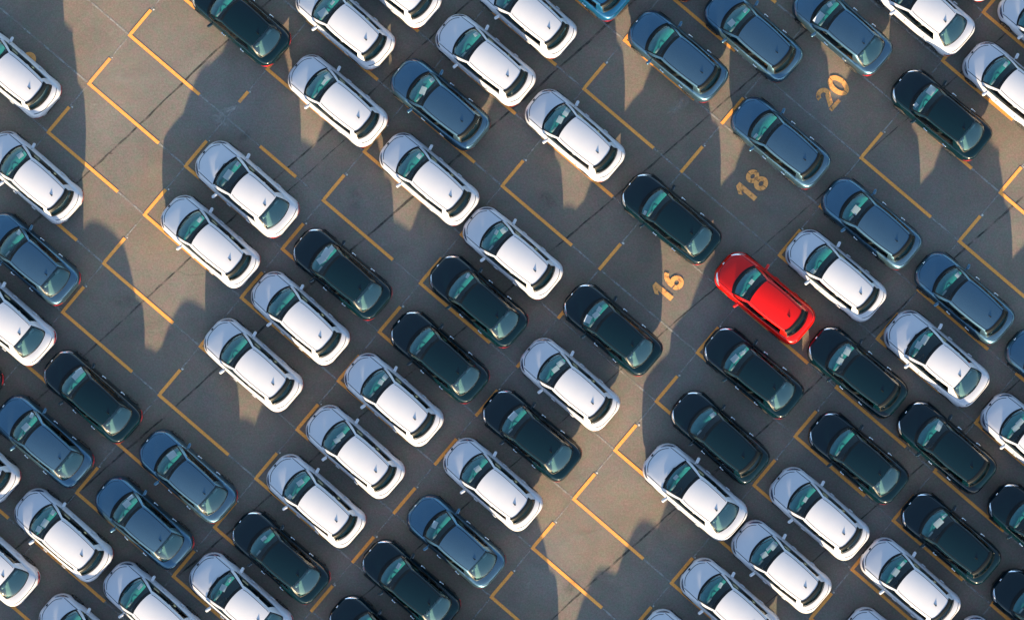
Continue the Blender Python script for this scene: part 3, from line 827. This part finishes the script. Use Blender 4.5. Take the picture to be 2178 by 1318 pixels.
def get_car(kind, paint_key):
    key = (kind, paint_key)
    if key not in protos:
        r = build_car({'H': 'hatch', 'S': 'sedan', 'SL': 'long_sedan'}[kind], paint_key, {'H': 1.0, 'S': 1.0, 'SL': 1.045}[kind])
        protos[key] = r; return r
    return copy_tree(protos[key])
def place(kind, paint_key, bb, label):
    yaw = 139.6; dims = {'H': (4.28, 1.79), 'S': (4.28, 1.79), 'SL': (4.47, 1.87)}[kind]
    if len(bb) == 4:
        w, h = bb[1] - bb[0], bb[3] - bb[2]; cx, cy = (bb[0] + bb[1]) / 2, (bb[2] + bb[3]) / 2
        a = 45 - math.degrees(math.asin(max(-.3, min(.3, (w - h) / 130 / math.sqrt(2))))); a = max(38.8, min(42.6, a)); 
        a = .5 * a + .5 * (40.5)
    else: (cx, cy), a = bb, 40.8
    o = get_car(kind, paint_key)
    p = px(cx, cy, .65); o.location = (p.x, p.y, 0); o.rotation_euler = (0, 0, R(180 - a))
    g_ = GROUPS.get((kind, paint_key)); 
    if g_: o['group'] = g_
    elif 'group' in o: del o['group']
    o['label'] = label.replace('blue grey', 'grey').replace('grey', 'slate blue'); o['category'] = 'car'
    return o, (cx, cy), a
placed = [place(*c) + (c[3],) for c in CARS]
for (k, p_, c_), w_ in zip(OFF, ('below the sunlit bays', 'next right of the one below the sunlit bays', 'down left of the sunlit bays', 'under the grey sedan at bottom centre', 'left of bottom centre', 'under the bottom black nose', 'under the bottom white sedan', 'under the black sedan at bottom left', 'bottom left, third along', 'bottom left corner', 'straight under the half hidden painted 10', 'below the lower right white pair', 'bottom right')):
    place(k, p_, c_, {'white': 'white', 'grey': 'grey', 'black': 'black'}[p_] + ' car just beyond the bottom edge, ' + w_)

# ------------------------------------------------------------------ papers lying on the dashboards, two sheets standing for glass reflections
Z = {1:(0,0),2:(540,0),3:(1080,0),4:(1618,0),5:(0,440),6:(540,440),7:(1080,440),8:(1618,440),9:(0,878),10:(540,878),11:(1080,878),12:(1618,878)}
# car index (1-based), survey tile, spot in tile, length, width, turn
PAP = [(2,1,130,990,.26,.2),(28,1,1515,1045,.2,.14),(28,1,1455,1115,.42,.28),(4,2,500,20,.2,.12),(4,2,440,85,.38,.3),(6,2,478,488,.34,.25),(6,2,455,530,.25,.13),(7,2,1415,220,.2,.16),
 (8,2,1140,510,.22,.16),(8,2,1085,585,.34,.24),(9,2,1055,995,.22,.18),(15,3,380,722,.34,.22),(15,3,340,770,.3,.24),(14,3,1515,68,.22,.13),(14,3,1425,148,.28,.24),(16,3,1578,868,.22,.12),
 (18,4,440,32,.2,.16),(18,4,370,115,.5,.26),(21,4,1560,412,.22,.15),(22,4,1085,578,.38,.3),(22,4,988,670,.18,.15),(23,8,605,20,.34,.28),(24,5,125,160,.22,.16),(27,5,1275,85,.22,.16),  # first two sheets: windscreen reflections of the slate blue sedan, drawn as paper
 (26,5,508,1048,.32,.24),(26,5,484,1076,.3,.22),(32,6,497,265,.26,.2),(32,6,462,295,.42,.3),(32,6,430,338,.34,.26),(33,6,1362,440,.2,.12),(34,6,1594,150,.28,.22),(34,6,1545,162,.2,.13),
 (36,6,845,1082,.32,.2),(36,6,815,1120,.22,.2),(17,7,868,45,.2,.12),(38,7,583,652,.22,.18),(38,7,562,687,.28,.22),(38,7,512,715,.32,.26),(41,7,1557,482,.22,.15),(39,7,338,995,.32,.22),
 (39,7,312,1040,.3,.2),(40,7,1446,965,.34,.24),(40,7,1492,932,.2,.15),(40,7,1549,955,.24,.1),(44,8,333,412,.2,.18),(45,8,1303,477,.2,.18),(46,8,1043,845,.4,.24),(46,8,1004,880,.3,.24),
 (47,8,552,918,.34,.26),(47,8,518,945,.12,.08),(47,8,505,980,.28,.24),(62,9,203,14,.22,.14),(62,9,166,90,.32,.26),(63,9,1095,268,.38,.28),(64,9,832,537,.26,.14),(64,9,808,577,.3,.26),
 (65,9,338,632,.22,.16),(65,9,288,702,.34,.24),(65,9,248,738,.26,.2),(68,9,893,1103,.28,.13),(70,9,1470,1065,.2,.1),(70,9,1424,1112,.28,.24),(37,10,562,152,.32,.2),(37,10,540,182,.26,.2),
 (72,10,296,442,.3,.2),(72,10,228,535,.2,.16),(71,10,64,797,.24,.14),(74,10,1152,710,.3,.2),(73,10,1425,355,.28,.22),(43,10,1650,20,.38,.24),(75,10,922,972,.26,.14),(58,11,1070,408,.22,.14),
 (42,11,1312,18,.24,.18),(59,11,1370,1108,.24,.14),(57,12,92,855,.34,.26),(57,12,22,902,.28,.22),(57,12,48,862,.2,.12),(52,12,303,565,.24,.14),(50,12,1140,85,.42,.22),(53,12,1132,700,.4,.26),
 (53,12,1237,712,.22,.1),(56,12,915,970,.24,.13),(56,12,875,1027,.32,.26),(49,12,1650,60,.34,.22),(49,12,1632,102,.3,.22)]
SHORT = {2:'the second white hatchback down the left edge', 28:'the white sedan between upper left empty bays', 4:'the white hatchback beside the leftmost black sedan',
 6:'the white hatchback left of the lone slate blue one', 7:'the white hatchback upper right of the lone slate blue one', 8:'the slate blue hatchback alone among white ones', 9:'the white hatchback below the lone slate blue one',
 15:'the white hatchback with empty bays both sides', 14:'the slate blue hatchback beside the slate blue sedan', 16:'the slate blue hatchback between painted 18 and 20', 18:'the slate blue sedan above painted 20, imitating a reflection',
 21:'the white hatchback on the upper right edge', 22:'the black sedan right of the painted 20', 23:'the slate blue hatchback below the painted 18 and 20', 24:'the topmost slate blue sedan on the left edge',
 27:'the white hatchback in the upper left sunlit strip', 26:'the black sedan between two slate blue sedans', 32:'the black sedan with the most papers', 33:'the black sedan just below the central white hatchback',
 34:'the white hatchback at picture centre', 36:'the white hatchback below the black sedan without papers', 17:'the black sedan between painted 16 and 18', 38:'the black sedan left of the painted 16',
 41:'the bright red hatchback', 39:'the white hatchback above the sunlit bays', 40:'the black sedan directly below the red hatchback', 44:'the white hatchback right of the red hatchback', 45:'the lower slate blue hatchback at right',
 46:'the white sedan at right', 47:'the black hatchback beside the white sedan at right', 62:'the slate blue sedan on the lower left edge', 63:'the rightmost slate blue sedan at lower left', 64:'the middle slate blue sedan at lower left',
 65:'the white hatchback beside the middle slate blue sedan', 68:'the leftmost white hatchback on the bottom edge', 70:'the white sedan on the bottom edge', 37:'the white hatchback third in the left of centre row',
 72:'the white hatchback fourth in the left of centre row', 71:'the bottom left black sedan', 74:'the slate blue sedan at bottom centre', 73:'the white hatchback above the bottom centre slate blue sedan',
 43:'the black sedan left of the sunlit empty bays', 75:'the black sedan cut by the bottom edge', 58:'the white sedan beside the sunlit empty bays', 42:'the black hatchback above the lower white sedan',
 59:'the bottom edge white hatchback right of empty bays', 57:'the white hatchback touching the lower white sedan tail', 52:'the white hatchback below the lower right black sedan', 50:'the black hatchback left of the right edge white one',
 53:'the black hatchback above the bottom right white one', 56:'the white hatchback at bottom right', 49:'the white hatchback on the lower right edge'}
per = {}
for t in PAP: per.setdefault(t[0], []).append(t)
ordn = {1: ['white paper'], 2: ['left white paper', 'right white paper'], 3: ['left white paper', 'middle white paper', 'right white paper']}
for ci, lst in per.items():
    lst.sort(key=lambda t: t[2])
    root, (ccx, ccy), a, lab = placed[ci - 1]
    for n_, (_, zt_, qx, qy, ln, wd) in enumerate(lst):
        ox, oy = Z[zt_]; X, Y = ox + qx / 2.995, oy + qy / 2.995
        w = px(X, Y, .97)
        loc = root.matrix_basis.inverted() @ w
        fx = max(.80, min(1.16 - .6 * loc.y ** 2, loc.x)); fy = max(-.52, min(.52, loc.y))
        ln *= .95; wd *= .95; rnd = random.Random(ci * 7 + n_)
        w2 = root.matrix_basis @ Vector((fx, fy, 0))
        nx, ny = 5, 4; vv, ff = [], []
        for i in range(nx):
            for j in range(ny):
                x = (i / (nx - 1) - .5) * wd; y = (j / (ny - 1) - .5) * ln
                vv.append((x, y, .004 * math.sin(i * 1.7 + j * 1.1 + ci)))
                if i and j: k = i * ny + j; ff.append((k, k - ny, k - ny - 1, k - 1))
        o = mesh_obj('paper_sheet', vv, ff, [M['paper']])
        sol = .003
        o.data.update()
        sc = root.scale[0]
        o.location = (w2.x, w2.y, (1.004 + .004 * n_ + (.02 if abs(fy - .38) < .25 and fx < 1.0 else 0)) * sc)
        o.rotation_euler = (0, 0, R(180 - a + rnd.uniform(-18, 18)))
        what = ordn[len(lst)][n_] + ' behind windscreen of ' + SHORT[ci]
        tag(o, what, 'paper', 'papers behind the windscreens')
